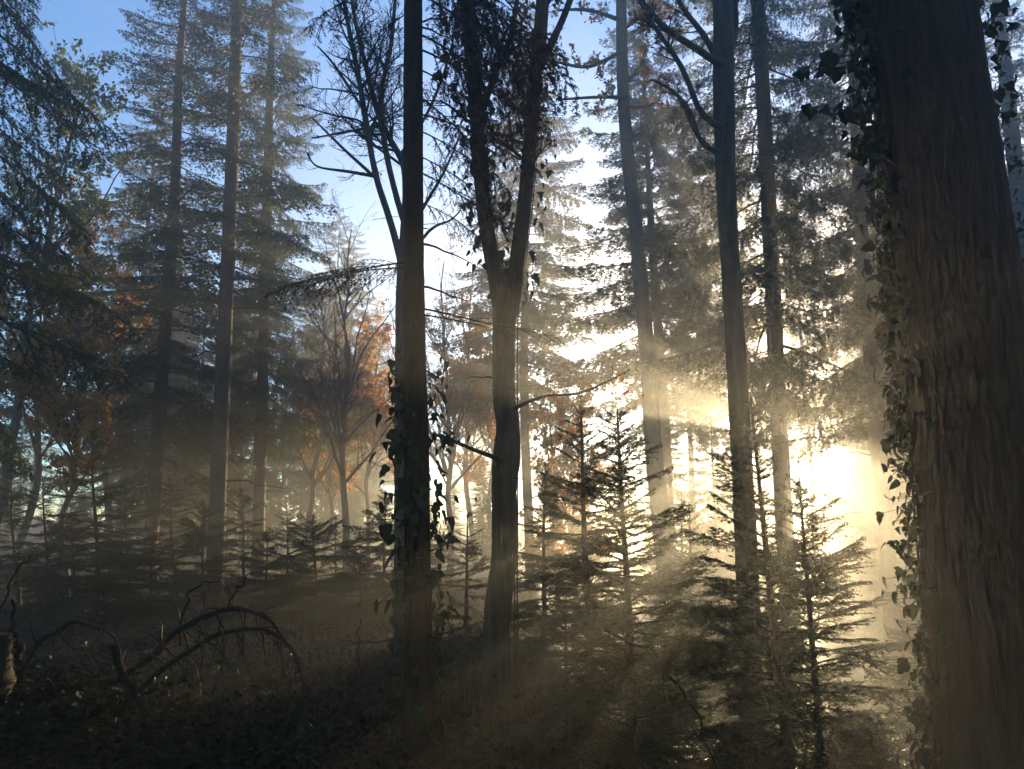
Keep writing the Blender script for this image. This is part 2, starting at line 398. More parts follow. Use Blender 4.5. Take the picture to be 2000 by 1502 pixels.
def tips(rng, P, n, t0=.3, spread=.04):
    i = rng.integers(0, len(P), n); K = P.shape[1]; f = (t0 + (1 - t0) * rng.random(n)) * (K - 1); k = np.minimum(f.astype(int), K - 2); u = (f - k)[:, None]
    return P[i, k] + (P[i, k + 1] - P[i, k]) * u + rng.normal(0, spread, (n, 3))

# ------------------------------------------------------------------ main trunks of the photograph
def localise(P, o): return np.asarray(P) - np.asarray(o)

def snags(t, P, R, seed, n, ln, z0=.15, z1=.9, droop=-.15, mats='dead'):
    """broken dead side twigs and stubs standing off a trunk"""
    rng = np.random.default_rng(seed); Q = resample(np.column_stack([P, R]), 60)
    for _ in range(n):
        k = int(60 * (1 - rng.uniform(z0, z1))); k = min(max(k, 1), 58); a = rng.uniform(0, 6.28); l = ln * rng.uniform(.25, 1.2); u = np.linspace(0, 1, 7)
        d = np.array([math.cos(a), math.sin(a), rng.normal(.1, .2)]); q = Q[k, :3] + np.outer(u * l + Q[k, 3] * .5, d); q[:, 2] += droop * l * u ** 2; q[1:] += rng.normal(0, .02 * l, (6, 3))
        r0 = min(Q[k, 3] * .28, .006 + .012 * l); g = Geo().add(*tubes(q[None], (r0 * (1 - .7 * u))[None], 6))
        if l > .4:
            P1, R1 = grow(rng, q[None], (r0 * (1 - .7 * u))[None], 5, .3, 1, 50, .35, 5, .6, -.1, .15); g.add(*tubes(P1, np.maximum(R1, .002), 3))
        obj('dead_twig', g.mesh('dead_twig', [mats]), t)

def leafy_tree(name, label, cat, P, R, limbs, seed, bark='bark_oak', n1=40, n2=160, n3=500, lf=(.35, .45, .5), leaf=None, nleaf=0, leaf_size=.06, group=None, up=.12, start=.25, sides=14, twig_t0=.2, flute=.05):
    """trunk and limbs follow given lines; finer twigs grow from them"""
    rng = np.random.default_rng(seed)
    base = np.array([P[-1][0], P[-1][1], gz1(P[-1][0], P[-1][1])])
    t = thing(name, label, cat, base, group)
    P = localise(P, base); n = max(24, int(np.linalg.norm(P[0] - P[-1]) * 9))
    obj('trunk', rough_trunk(P, R, 40, 320, seed, .007, bark), t)
    snags(t, P, R, seed + 9, 9, .3)
    lines = []
    K = 12
    for lp, lr in limbs:
        q = resample(np.column_stack([localise(lp, base), lr]), K)
        obj('limb', trunk_geo(q[:, :3], q[:, 3], 9, 40, seed + 3, .03).mesh('limb', [bark]), t)
        lines.append(q)
    if start < 1:
        q = resample(np.column_stack([P, R]), 24)[:max(4, int(24 * (1 - start)))]
        lines.append(resample(q[::-1], K))
    if n1 and lines:
        A = np.stack(lines); P0, R0 = A[..., :3], A[..., 3]
        P1, R1 = grow(rng, P0, R0, n1, twig_t0, .98, 48, lf[0], 8, .5, up, .14)
        P2, R2 = grow(rng, P1, R1, n2, .15, .98, 45, lf[1], 6, .6, up * .6, .16)
        P3, R3 = grow(rng, P2, R2, n3, .1, 1, 42, lf[2], 5, .65, up * .4, .18)
        g = Geo().add(*tubes(P1, R1, 5)).add(*tubes(P2, R2, 4)).add(*tubes(P3, np.maximum(R3, .0026), 3))
        obj('crown', g.mesh('crown', ['twig']), t)
        if nleaf:
            C = np.concatenate([tips(rng, P3, nleaf * 2 // 3), tips(rng, P2, nleaf // 3)])
            obj('foliage', Geo().add(*scatter_cards(rng, C, leaf_size), 0, False).mesh('foliage', [leaf]), t, kind='stuff')
    return t, base

def ivy(label, host_P, host_R, seed, zlo, zhi, n, size, facing, nobj=260, out=.05, cat='ivy', extra=None, dense_pow=1.0, nstem=6):
    """climbing ivy: stems hugging a trunk, leaf stalks and blades. facing: list of (azimuth, spread)"""
    rng = np.random.default_rng(seed)
    Q = resample(np.column_stack([host_P, host_R]), 80); Q = Q[np.argsort(Q[:, 2])]
    def centre(z): return np.stack([np.interp(z, Q[:, 2], Q[:, k]) for k in (0, 1, 3)], -1)
    base = np.array([np.interp(zlo, Q[:, 2], Q[:, 0]), np.interp(zlo, Q[:, 2], Q[:, 1]), 0.]); base[2] = gz1(base[0], base[1])
    t = thing('ivy', label, cat, base)
    g = Geo(); ST = []
    for _ in range(nstem):
        z = np.linspace(gz1(base[0], base[1]) - .05, zhi * rng.uniform(.75, 1.0), 40); a0, sp = facing[rng.integers(len(facing))]
        a = a0 + rng.normal(0, sp) + np.cumsum(rng.normal(0, .06, 40)); c = centre(z); rr = c[:, 2] * 1.03 + .006
        P = np.stack([c[:, 0] + np.cos(a) * rr, c[:, 1] + np.sin(a) * rr, z], 1); ST.append(P)
    ST = np.stack(ST) - base; g.add(*tubes(ST, np.full(ST.shape[:2], size * .075) * np.linspace(1.2, .5, 40), 5))
    z = zlo + (zhi - zlo) * rng.random(n) ** dense_pow
    fi = rng.integers(0, len(facing), n); fa = np.array(facing)
    a = fa[fi, 0] + rng.normal(0, 1, n) * fa[fi, 1]
    clump = .5 + .5 * np.sin(z * 5.1 + seed) * np.sin(z * 2.3 + 1.7 * seed + 2 * a)
    keep = rng.random(n) < .35 + .65 * clump; z, a = z[keep], a[keep]; n = len(z)
    c = centre(z); nrm = np.stack([np.cos(a), np.sin(a), 0 * a], 1)
    p0 = np.column_stack([c[:, 0] + nrm[:, 0] * c[:, 2], c[:, 1] + nrm[:, 1] * c[:, 2], z])
    o = out * rng.gamma(2, .6, n)[:, None] + .012
    p1 = p0 + nrm * o + rng.normal(0, .02, (n, 3)); sz = size * np.clip(rng.lognormal(-.25, .35, n), .35, 1.4)
    if extra is not None:                      # leafy side shoots reaching out from the trunk
        for (q, k) in extra:
            q = np.array(q); ql = resample(np.column_stack([q, np.linspace(.006, .002, len(q))]), 14)
            g.add(*tubes(ql[None, :, :3] - base, ql[None, :, 3], 4))
            tt = rng.integers(2, 14, k); b = ql[tt, :3]; d = unit(rng.normal(0, 1, (k, 3))) * rng.uniform(.02, .07, (k, 1))
            p0 = np.vstack([p0, b]); p1 = np.vstack([p1, b + d]); nrm = np.vstack([nrm, unit(d)]); sz = np.append(sz, size * rng.uniform(.75, 1.45, k))
        n = len(p1)
    mid = (p0 + p1) / 2 + np.array([0, 0, .012]); pet = np.stack([p0, mid, p1], 1) - base
    g.add(*tubes(pet, np.full((n, 3), .0016), 3))
    obj('stem', g.mesh('stem', ['twig']), t)
    X = unit(nrm * .35 + np.array([0, 0, -1.0]) + rng.normal(0, .45, (n, 3)))           # blade hangs, tip down
    Z = unit(nrm + rng.normal(0, .35, (n, 3)) + np.array([0, 0, .35])); Z = unit(Z - X * (X * Z).sum(1, keepdims=True)); Y = np.cross(Z, X)
    order = rng.permutation(n); st = Geo()
    for j, i in enumerate(order):
        M = mat4(X[i], Y[i], Z[i], p1[i] - base, sz[i]); k = int(rng.integers(3))
        if j < nobj: obj('leaf', IVY_ME[k], t, M)
        else: st.merge(IVY_RAW[k], M)
    if n > nobj: obj('foliage', st.mesh('foliage', ['ivy']), t, kind='stuff')
    return t

PI = math.pi
def vnoise(rng, nu, nv, U, Vv):
    """smooth value noise, periodic in U (0..1)"""
    G = rng.random((nu, nv + 2)); a = U * nu; b = Vv * nv; i, j = a.astype(int) % nu, b.astype(int); fa, fb = a - np.floor(a), b - np.floor(b)
    fa, fb = fa * fa * (3 - 2 * fa), fb * fb * (3 - 2 * fb); i2 = (i + 1) % nu; j2 = np.minimum(j + 1, nv + 1)
    return (G[i, j] * (1 - fa) + G[i2, j] * fa) * (1 - fb) + (G[i, j2] * (1 - fa) + G[i2, j2] * fa) * fb
def rough_trunk(P, R, sides, n, seed, amp, bark):
    """trunk with real bark ridges and furrows"""
    rng = np.random.default_rng(seed); Q = resample(np.column_stack([P, R]), n); Ln = np.linalg.norm(P[0] - P[-1])
    U, Vv = np.meshgrid(np.arange(sides) / sides, np.linspace(0, 1, n) * .999)
    U = (U + .02 * (vnoise(rng, 6, int(Ln * 3), U, Vv) - .5)) % 1
    h = 0
    for nu, vs, a in ((26, 4, 1.0), (55, 10, .6), (90, 26, .35)):
        h = h + a * (1 - np.abs(2 * vnoise(rng, nu, int(Ln * vs), U, Vv) - 1)) ** 1.5
    h = h - h.mean() + 1.2 * (vnoise(rng, 4, int(Ln * 1.2), U, Vv) - .5) + 2.0 * np.maximum(0, vnoise(rng, 5, int(Ln * 2), U, Vv) - .75)
    ro = 1 + amp * h / Q[:, 3:4]
    return Geo().add(*tubes(Q[None, :, :3], Q[None, :, 3], sides, rough=ro[None])).mesh('trunk', [bark])
# -- the thick ivy-clad trunk
P, R = px_line([(1768, -160, 190), (1792, 0, 196), (1838, 300, 198), (1878, 600, 214), (1912, 900, 228), (1945, 1200, 244), (1982, 1500, 262)], 4.2)
P, R = root_down(P, R, 1.6); BIG = (P, R)
base = np.array([P[-1][0], P[-1][1], gz1(P[-1][0], P[-1][1])])
t = thing('old_tree', 'thick dark reddish brown trunk with ivy climbing along its edges', 'tree', base)
obj('trunk', rough_trunk(localise(P, base), R, 170, 520, 1, .007, 'bark_dark'), t)
ex = []
for (u0, v0), (u1, v1), k in [((1740, 130), (1560, 150), 16), ((1735, 60), (1640, -10), 14), ((1745, 260), (1580, 210), 18), ((1750, 300), (1640, 300), 14),
                              ((1740, 30), (1700, -60), 12), ((1760, 400), (1690, 370), 10), ((1750, 200), (1600, 110), 14), ((1900, 80), (1975, 30), 16), ((1900, 0), (1960, -40), 12), ((1935, 250), (1975, 180), 8), ((1780, 560), (1735, 590), 8), ((1795, 720), (1745, 700), 8)]:
    a, _ = at(u0, v0, 4.2); b, _ = at(u1, v1, 4.05); m_ = (a + b) / 2 + np.array([0, 0, .06]); ex.append((np.array([a, m_, b]), k))
ivy('dark ivy climbing the thick trunk with leafy shoots sticking out near its top', P, R, 21, -.6, 5.2, 2600, .062, [(2.55, .12), (2.62, .10), (2.45, .22), (2.75, .16), (-.54, .12), (3.0, .25)], 290, .04, extra=ex, nstem=9, dense_pow=.7)

# -- slim ivy-wrapped spruce trunk with dry boughs
P, R = px_line([(806, -170, 32), (807, 0, 35), (807, 250, 37), (808, 500, 40), (812, 800, 44), (816, 1100, 46), (818, 1300, 48), (820, 1480, 52)], 6.0)
P, R = root_down(P, R); SLIM = (P, R)
base = np.array([P[-1][0], P[-1][1], gz1(P[-1][0], P[-1][1])])
slim = thing('spruce_tree', 'slim dark straight trunk with ivy on its middle and dry reddish boughs', 'tree', base)
obj('trunk', rough_trunk(localise(P, base), R, 48, 420, 2, .005, 'bark_dark'), slim)
snags(slim, localise(P, base), R, 32, 16, .45)
rs = np.random.default_rng(31)
def slim_bough(v, az, pitch, s, kind, sc=1.0):
    p, _ = at(np.interp(v, [0, 500, 1480], [807, 808, 820]), v, 6.0)
    obj('bough', kind[int(rs.integers(len(kind)))], slim, bough_matrix(0, az, pitch, s, rs, 0, p - base))
for v, az, pi_, s in [(512, PI * .93, .05, .85), (525, PI * 1.1, -.05, .6), (-20, .35, -.35, 1.05), (60, .12, -.45, .95), (-90, .6, -.5, 1.2), (130, -.1, -.5, .8), (180, .35, -.5, .8), (250, .2, -.35, .7),
                      (300, .1, -.4, .62), (330, .5, -.2, .7), (-60, -.2, -.5, 1.0), (20, PI * .95, -.4, .55), (-60, PI * 1.05, -.45, .75), (110, PI * .85, -.3, .45), (-120, .25, -.55, 1.35), (-140, .0, -.6, 1.3), (-100, .45, -.62, 1.2), (90, .3, -.3, .95), (220, .0, -.25, .8), (390, .2, -.3, .5), (-150, .8, -.5, 1.4)]:
    slim_bough(v, az, pi_, s, DRYB)
for v, az, pi_, s in [(600, -.18, -.22, 1.25), (612, .1, -.12, 1.0), (440, .3, .25, .5), (700, PI, -.1, .4), (840, 2.8, .0, .35), (420, PI * .9, .1, .4)]:
    slim_bough(v, az, pi_, s, BARE)
ivy('broad-leaved ivy around the middle of the slim straight trunk', P, R, 22, -.05, 2.95, 560, .088, [(PI, .4), (0.1, .4), (PI, .3), (0.1, .3), (-PI / 2, .5)], 295, .055, nstem=5)

# -- forked tree
P, R = px_line([(988, 560, 46), (984, 640, 44), (983, 760, 42), (992, 830, 47), (990, 890, 54), (985, 960, 50), (986, 1080, 50), (972, 1200, 52), (970, 1330, 54), (970, 1420, 60)], 7.0)
P, R = root_down(P, R, 1.5); P = np.vstack([at(985, 530, 7.0)[0], P]); R = np.append(.085, R); FORK = (P, R)
l1 = px_line([(985, 640, 36), (968, 540, 33), (950, 440, 31), (938, 330, 31), (930, 200, 30), (920, 80, 29), (905, -60, 27), (890, -180, 22)], 7.0)
l2 = px_line([(992, 620, 34), (1006, 530, 32), (1022, 420, 30), (1034, 300, 29), (1043, 180, 29), (1056, 60, 27), (1062, -60, 24), (1060, -180, 20)], 7.0)
l3 = px_line([(1046, 150, 16), (1075, 90, 15), (1110, 10, 13), (1135, -80, 11)], 7.0)
l4 = px_line([(938, 230, 13), (965, 150, 12), (1000, 60, 10), (1015, -50, 8)], 6.9)
l5 = px_line([(985, 900, 12), (930, 880, 8), (870, 855, 6), (845, 850, 4)], 6.8)
l6 = px_line([(1000, 800, 9), (1060, 775, 6), (1130, 768, 5), (1180, 748, 4), (1230, 722, 3)], 6.6)
fork, fb = leafy_tree('forked_tree', 'forked brown trunk parting into two tall limbs', 'tree', P, R, [l1, l2, l3, l4, l5, l6], 41, 'bark_oak', 50, 220, 700, (.16, .5, .5), 'russet', 260, .055, start=1, twig_t0=.3)
ro = np.random.default_rng(7)
for u, v, s in [(1215, 725, .085), (1258, 768, .06), (1200, 735, .06), (1230, 762, .07), (1150, 760, .05), (1118, 325, .09), (1105, 340, .07), (880, 460, .08), (1240, 735, .05), (712, 865, .07), (728, 878, .06), (1105, 330, .06)]:
    p, _ = at(u, v, 6.6); a = unit(ro.normal(0, 1, 3) + np.array([0, 0, -.7])); b = unit(np.cross(a, np.array([.3, -1, .2]))); c = np.cross(a, b)
    if 600 < v < 800: obj('leaf', OAK_ME[v % 2], fork, mat4(a, b, c, p - fb, s))
ivy('dark ivy bunched on the left limb of the forked tree', l1[0], l1[1], 23, 4.0, 7.5, 420, .085, [(PI, .6), (0, .6), (-PI / 2, .6)], 220, .07, nstem=0 or 3)
ivy('sparse ivy on the right limb of the forked tree', l2[0], l2[1], 24, 3.6, 7.3, 230, .085, [(0, .5), (PI, .5)], 160, .06, nstem=2)

# -- crooked oak right of centre
P, R = px_line([(1408, -170, 34), (1412, 0, 38), (1413, 140, 40), (1416, 300, 40), (1424, 480, 36), (1438, 700, 38), (1446, 850, 40), (1456, 1050, 42), (1466, 1300, 44), (1472, 1500, 46)], 9.0)
P, R = root_down(P, R)
lim = [px_line([(1412, 130, 22), (1360, 95, 20), (1300, 55, 18), (1255, 5, 16), (1215, -60, 12)], 8.9),
       px_line([(1412, 250, 20), (1370, 220, 18), (1330, 130, 15), (1270, 40, 11), (1240, -20, 8)], 8.8),
       px_line([(1408, 130, 20), (1375, 70, 17), (1330, 10, 14), (1300, -60, 12)], 9.3),
       px_line([(1420, 120, 22), (1436, 50, 20), (1432, -40, 17), (1445, -150, 13)], 9.1),
       px_line([(1416, 300, 16), (1372, 280, 14), (1345, 215, 12), (1310, 175, 9), (1270, 155, 6)], 8.7),
       px_line([(1410, 310, 14), (1360, 260, 11), (1325, 190, 8), (1290, 180, 5)], 9.2)]
lim = [(a, b * .68) for a, b in lim]
leafy_tree('crooked_oak', 'dark oak with crooked bare limbs sweeping up and a few orange leaves', 'tree', P, R, lim, 43, 'bark_oak', 90, 420, 1500, (.28, .45, .5), 'orange', 420, .07, start=1, twig_t0=.35)

# -- grey trunk close beside the sun glow
P, R = px_line([(1472, -150, 24), (1480, 0, 26), (1494, 250, 28), (1506, 500, 30), (1515, 700, 31), (1522, 850, 32), (1530, 1000, 34), (1542, 1200, 36)], 15.0)
P, R = root_down(P, R); SUNT = (P, R)

# -- pale bending pine
P, R = px_line([(1205, -160, 18), (1213, 0, 20), (1216, 150, 23), (1226, 300, 25), (1240, 430, 27), (1252, 560, 29), (1266, 720, 31), (1278, 900, 34), (1290, 1010, 36)], 16.0)
P, R = root_down(P, R)
lim = [px_line([(1222, 190, 8), (1160, 190, 6), (1090, 195, 4)], 15.8), px_line([(1218, 165, 9), (1250, 130, 7), (1262, 90, 5)], 16), px_line([(1222, 212, 8), (1270, 205, 6), (1290, 190, 4)], 15.6),
       px_line([(1214, 40, 9), (1150, 20, 7), (1090, 20, 4)], 16), px_line([(1214, 60, 8), (1280, 10, 6), (1330, -40, 4)], 16.2), px_line([(1214, 100, 9), (1150, 130, 7), (1080, 120, 4)], 15)]
leafy_tree('pine_tree', 'pale slender trunk bending slightly with orange leaves about its top', 'tree', P, R, lim, 44, 'bark_smooth', 70, 320, 1000, (.3, .5, .5), 'orange', 1700, .10, start=.82, twig_t0=.1)

# -- bare tree behind the slim trunk
P, R = px_line([(786, 470, 20), (784, 600, 22), (783, 800, 24), (783, 1000, 26), (783, 1090, 28)], 9.5)
P, R = root_down(P, R)
lim = [px_line([(785, 520, 15), (765, 440, 14), (735, 345, 12), (715, 240, 11), (700, 150, 10), (682, 60, 9), (665, -40, 7)], 9.5),
       px_line([(788, 430, 13), (768, 360, 12), (750, 270, 11), (745, 180, 9), (763, 90, 8), (775, -40, 6)], 9.6),
       px_line([(786, 480, 14), (790, 330, 13), (745, 240, 11), (712, 120, 9), (690, 20, 7), (680, -60, 5)], 9.7),
       px_line([(735, 345, 7), (680, 335, 6), (620, 325, 4), (600, 300, 3)], 9.5), px_line([(725, 340, 7), (660, 280, 5), (610, 230, 3)], 9.4),
       px_line([(745, 245, 7), (690, 255, 5), (610, 270, 3)], 9.5), px_line([(700, 200, 6), (655, 130, 5), (620, 90, 3)], 9.5),
       px_line([(790, 470, 9), (830, 400, 7), (870, 330, 5), (900, 260, 3)], 9.8), px_line([(786, 520, 8), (840, 450, 6), (880, 430, 4), (900, 410, 3)], 9.8),
       px_line([(785, 300, 8), (840, 210, 6), (880, 100, 5), (890, 20, 3)], 9.9)]
leafy_tree('bare_tree', 'bare tree with fanning limbs just behind the slim ivy trunk', 'tree', P, R, lim, 45, 'bark_smooth', 130, 620, 2800, (.30, .5, .55), 'russet', 160, .05, start=1, twig_t0=.25)

# ------------------------------------------------------------------ tall conifers
def crown_raw(seed, H, h0, Rm, nb, kinds, power=.8, low=.75, pitch0=-.15, pitch1=.5, tail=0):
    rng = np.random.default_rng(seed); g = Geo(); az = rng.uniform(0, 6)
    for i in range(nb):
        f = ((i + rng.random()) / nb) ** .82; z = h0 + (H - h0) * f; az += 2.399 + rng.normal(0, .4)
        ln = Rm * ((1 - f) ** power) * (low + (1 - low) * min(1, f / .15)) * rng.uniform(.6, 1.2) + .3
        M = bough_matrix(z, az, pitch0 + (pitch1 - pitch0) * f ** 2 + rng.normal(0, .08), ln / 2.6, rng)
        g.merge(kinds[int(rng.integers(len(kinds)))], M)
    return g
CROWN = [crown_raw(101, 22, 2.6, 3.3, 150, SPF, .7).mesh('crown', ['spruce', 'twig']),      # dense, nearly to the ground
         crown_raw(102, 24, 4.6, 3.0, 150, SPN, .6).mesh('crown', ['spruce', 'twig']),      # curtain
         crown_raw(103, 19, 1.6, 3.5, 140, SPR, .75).mesh('crown', ['spruce', 'twig']),
         crown_raw(104, 24, 7.0, 2.7, 100, SPF, .6).mesh('crown', ['spruce', 'twig'])]
CH = [22, 24, 19, 24]
def tall_conifer(name, label, P, R, cv, group=None, rz=0, sc=1.0, cz=0.0, seed=0, sxy=1.0):
    base = np.array([P[-1][0], P[-1][1], gz1(P[-1][0], P[-1][1])])
    t = thing(name, label, 'tree', base, group)
    lp = localise(P, base)
    top = np.array([lp[0][0], lp[0][1], CH[cv] * sc + cz])
    if top[2] > lp[0][2] + .5: lp = np.vstack([top, lp]); R = np.append(.02, R)
    obj('trunk', trunk_geo(lp, R, 12, 70, seed, .03).mesh('trunk', ['bark_spruce']), t)
    snags(t, lp, R, seed + 70, 16, 1.5, .06, .5)
    # the crown follows the lean of the trunk
    q = lp[np.argsort(lp[:, 2])]; zt = min(CH[cv] * sc, q[-1, 2])
    a = np.array([np.interp(1.0, q[:, 2], q[:, k]) for k in (0, 1)]); b = np.array([np.interp(zt, q[:, 2], q[:, k]) for k in (0, 1)])
    sl = (b - a) / max(1, zt - 1)
    M = np.eye(4); c, s = math.cos(rz), math.sin(rz)
    M[:3, :3] = np.array([[c * sxy * sc, -s * sxy * sc, sl[0] * sc], [s * sxy * sc, c * sxy * sc, sl[1] * sc], [0, 0, sc]]); M[:3, 3] = [a[0], a[1], cz]
    o = obj('crown', CROWN[cv], t); o.matrix_local = Matrix(M.tolist())
    return t
def tc(name, label, pts, D, cv, **kw):
    P, R = px_line(pts, D); P, R = root_down(P, R, 1.4); return tall_conifer(name, label, P, R, cv, **kw)
tc('spruce_tree', 'tall straight pole of a spruce with a sunlit right edge', [(470, -160, 16), (463, 0, 20), (452, 350, 25), (437, 700, 29), (425, 1000, 32), (420, 1130, 34)], 19, 3, sc=.95, seed=3, rz=1.0)
tc('spruce_tree', 'full shaggy spruce left of the tall straight pole, boughs nearly to the ground', [(352, 100, 14), (340, 400, 20), (318, 700, 24), (297, 1020, 27)], 21, 0, seed=4, sc=1.0)
tc('spruce_tree', 'spruce right of the tall straight pole with a thin grey trunk', [(530, 100, 12), (519, 480, 19), (512, 750, 21), (505, 1030, 23)], 23, 1, seed=5, sc=.86, rz=2, sxy=.95)
tc('spruce_tree', 'layered spruce behind the forked tree', [(1030, 250, 8), (1026, 500, 13), (1024, 800, 17), (1032, 1020, 19)], 27, 2, seed=6, sc=.93, rz=.7, cz=5.0, sxy=1.15)
tc('spruce_tree', 'layered spruce with down-curved boughs behind the pale bending trunk', [(1262, 250, 8), (1275, 500, 16), (1296, 800, 20), (1306, 1000, 22)], 24, 2, seed=7, sc=.93, rz=2.2, cz=8.8, sxy=1.25)
tall_conifer('spruce_tree', 'grey trunk of a spruce with hanging curtain boughs right above the sun glow', *SUNT, 1, seed=8, sc=.93, rz=.4, cz=3.1)
tc('spruce_tree', 'spruce with hanging curtain boughs close beside the thick ivy trunk', [(1660, 0, 18), (1680, 400, 24), (1705, 750, 28), (1722, 950, 30)], 18, 1, seed=9, sc=.95, rz=1.4, cz=3.4)
tc('spruce_tree', 'hazy spruce trunk standing between the sun glow and the thick ivy trunk', [(1735, 500, 16), (1752, 800, 20), (1770, 1000, 22)], 27, 3, seed=10, sc=.95, rz=2.5, cz=2)
tc('spruce_tree', 'shaggy spruce on the far side of the thick ivy trunk', [(1960, 100, 24), (2010, 600, 28), (2050, 1050, 30)], 20, 0, seed=11, sc=1.0, rz=3, cz=2)

# near fir whose boughs hang into the left edge
def near_fir(name, label, x, y, D_bough, lo, hi, seed):
    rng = np.random.default_rng(seed); b = np.array([x, y, gz1(x, y)]); t = thing(name, label, 'tree', b)
    zz = np.linspace(hi + 3, -.35, 12); obj('trunk', trunk_geo(np.stack([0 * zz + .02 * zz, 0 * zz, zz], 1), np.linspace(.08, .2, 12), 14, 70, seed).mesh('trunk', ['bark_spruce']), t)
    az = 0
    for i in range(D_bough):
        z = lo + (hi - lo) * (i + rng.random()) / D_bough; az += 2.399 + rng.normal(0, .3)
        s = rng.uniform(.75, 1.1) * (1.08 - .3 * (z - lo) / (hi - lo))
        obj('bough', DARKB[int(rng.integers(4))], t, bough_matrix(z, az, -.22 + rng.normal(0, .12), s, rng, .05))
near_fir('fir_tree', 'dark fir at the left edge with long drooping boughs against blue sky', -7.6, 9.4, 64, 3.6, 13, 51)

# ------------------------------------------------------------------ young firs
def young_fir(label, x, y, H, spread, seed, base_clear=.1, top_px=None, group=None, step=.085, one_side=None, up=.12, r=None, name='young_fir'):
    rng = np.random.default_rng(seed); g0 = gz1(x, y); b = np.array([x, y, g0]); t = thing(name, label, 'young tree', b, group)
    tx = np.array([0, 0.]) if top_px is None else np.array(top_px[:2]) - b[:2]
    zz = np.linspace(H, -.2, 14); k = np.clip(zz / H, 0, 1)
    P = np.stack([tx[0] * k + .03 * np.sin(zz * 2.3 + seed) * (1 - k), tx[1] * k + .03 * np.cos(zz * 2 + seed), zz], 1); R = (r or (.012 + .012 * H)) * (1 - .93 * k) + .003
    g = trunk_geo(P, R, 8, 60, seed, .02); g.add(*needles(rng, P[None, :3], .01, .022, .0035), 1, False)
    obj('trunk', g.mesh('trunk', ['bark_spruce', 'fir']), t)
    pw, gap = rng.uniform(.6, 1.0), rng.uniform(.02, .28); z = base_clear * H; az = rng.uniform(0, 6); keys = sorted(FIR)
    while z < H * .985:
        f = z / H; cen = np.array([np.interp(z, P[::-1, 2], P[::-1, c]) for c in (0, 1)])
        for _ in range(3):
            az += 2.2 + rng.normal(0, .35)
            ln = spread * ((1 - f) ** pw + .03) * rng.uniform(.5, 1.25) + .04
            if rng.random() < gap: continue
            if f < .25: ln *= .6 + .4 * (f / .25)
            if one_side is not None: ln *= .55 + .55 * max(0, math.cos(az - one_side))
            key = min(keys, key=lambda q: abs(q - ln)); s = ln / key
            pit = up + .55 * f ** 2 - rng.uniform(.1, .4) * (1 - f) + rng.normal(0, .14)
            obj('bough', FIR[key][int(rng.integers(4))], t, bough_matrix(z, az, pit, s, rng, 0, (cen[0], cen[1], z)))
        z += step * rng.uniform(.75, 1.25) * (1 + .25 * H / 3)
    return t
def yf(label, top, foot_u, D, spread, seed, **kw):
    """top: pixel of the leader; foot_u: where the stem meets the ground"""
    p, _ = at(*top, D); q, _ = at(foot_u, 1300, D); g = gz1(q[0], D)
    return young_fir(label, q[0], D, p[2] - g, spread * 1.25, seed, top_px=(p[0], D), **kw)
yf('young fir with tiered boughs right of the forked tree', (1205, 800), 1236, 6.6, .9, 61, base_clear=.15, step=.052)
yf('young fir half hidden behind the tiered fir by the forked tree', (1135, 775), 1150, 8.6, .95, 62, base_clear=.2)
yf('broad young fir standing right below the sun glow', (1560, 925), 1600, 7.8, 1.6, 63, base_clear=.08, step=.058)
yf('lanky young fir leaning beside the crooked oak, boughs mostly on one side', (1464, 775), 1545, 6.2, 1.05, 64, base_clear=.12, one_side=PI, step=.045)
yf('low bushy young fir near the foot of the forked tree', (1105, 1195), 1106, 6.3, .55, 65, base_clear=.1)
yf('small slender fir between the slim ivy trunk and the forked tree', (912, 1005), 914, 9.5, .55, 66, base_clear=.1)
yf('young fir in bright haze close to the thick ivy trunk', (1785, 1110), 1800, 9.5, .9, 67, base_clear=.12)
yf('small fir beneath the tiered fir, sprays low over the ground', (1240, 1290), 1240, 6.0, .55, 68, base_clear=.05)
yf('tiny sunlit fir seedling among the dead branches', (226, 1215), 224, 8.2, .33, 69, base_clear=.05, step=.06)
yf('bushy sunlit fir behind the slim ivy trunk', (705, 1085), 700, 12.5, .9, 70, base_clear=.03)
yf('mid-sized fir with open tiers left of the slim ivy trunk', (752, 960), 750, 14, .95, 71, base_clear=.08)
yf('dark young fir behind the lanky one, filling the gap below the oak', (1345, 985), 1350, 9.0, .95, 72, base_clear=.05)
rk = np.random.default_rng(77)
for k, (u, v, D) in enumerate([(180, 835, 13.5), (85, 930, 14), (245, 950, 16), (330, 930, 18), (395, 985, 15), (470, 960, 18), (560, 985, 17), (610, 1015, 14.5), (20, 900, 15), (140, 1010, 12.5), (655, 1000, 19), (295, 1040, 13.5), (520, 1050, 14), (860, 1040, 15), (1065, 900, 13), (1330, 960, 12)]):
    yf('young fir in the hazy thicket under the tall spruces', (u, v), u + rk.uniform(-6, 6), D, rk.uniform(.75, 1.2), 80 + k, base_clear=.03, step=.10, group='young firs in the hazy thicket')

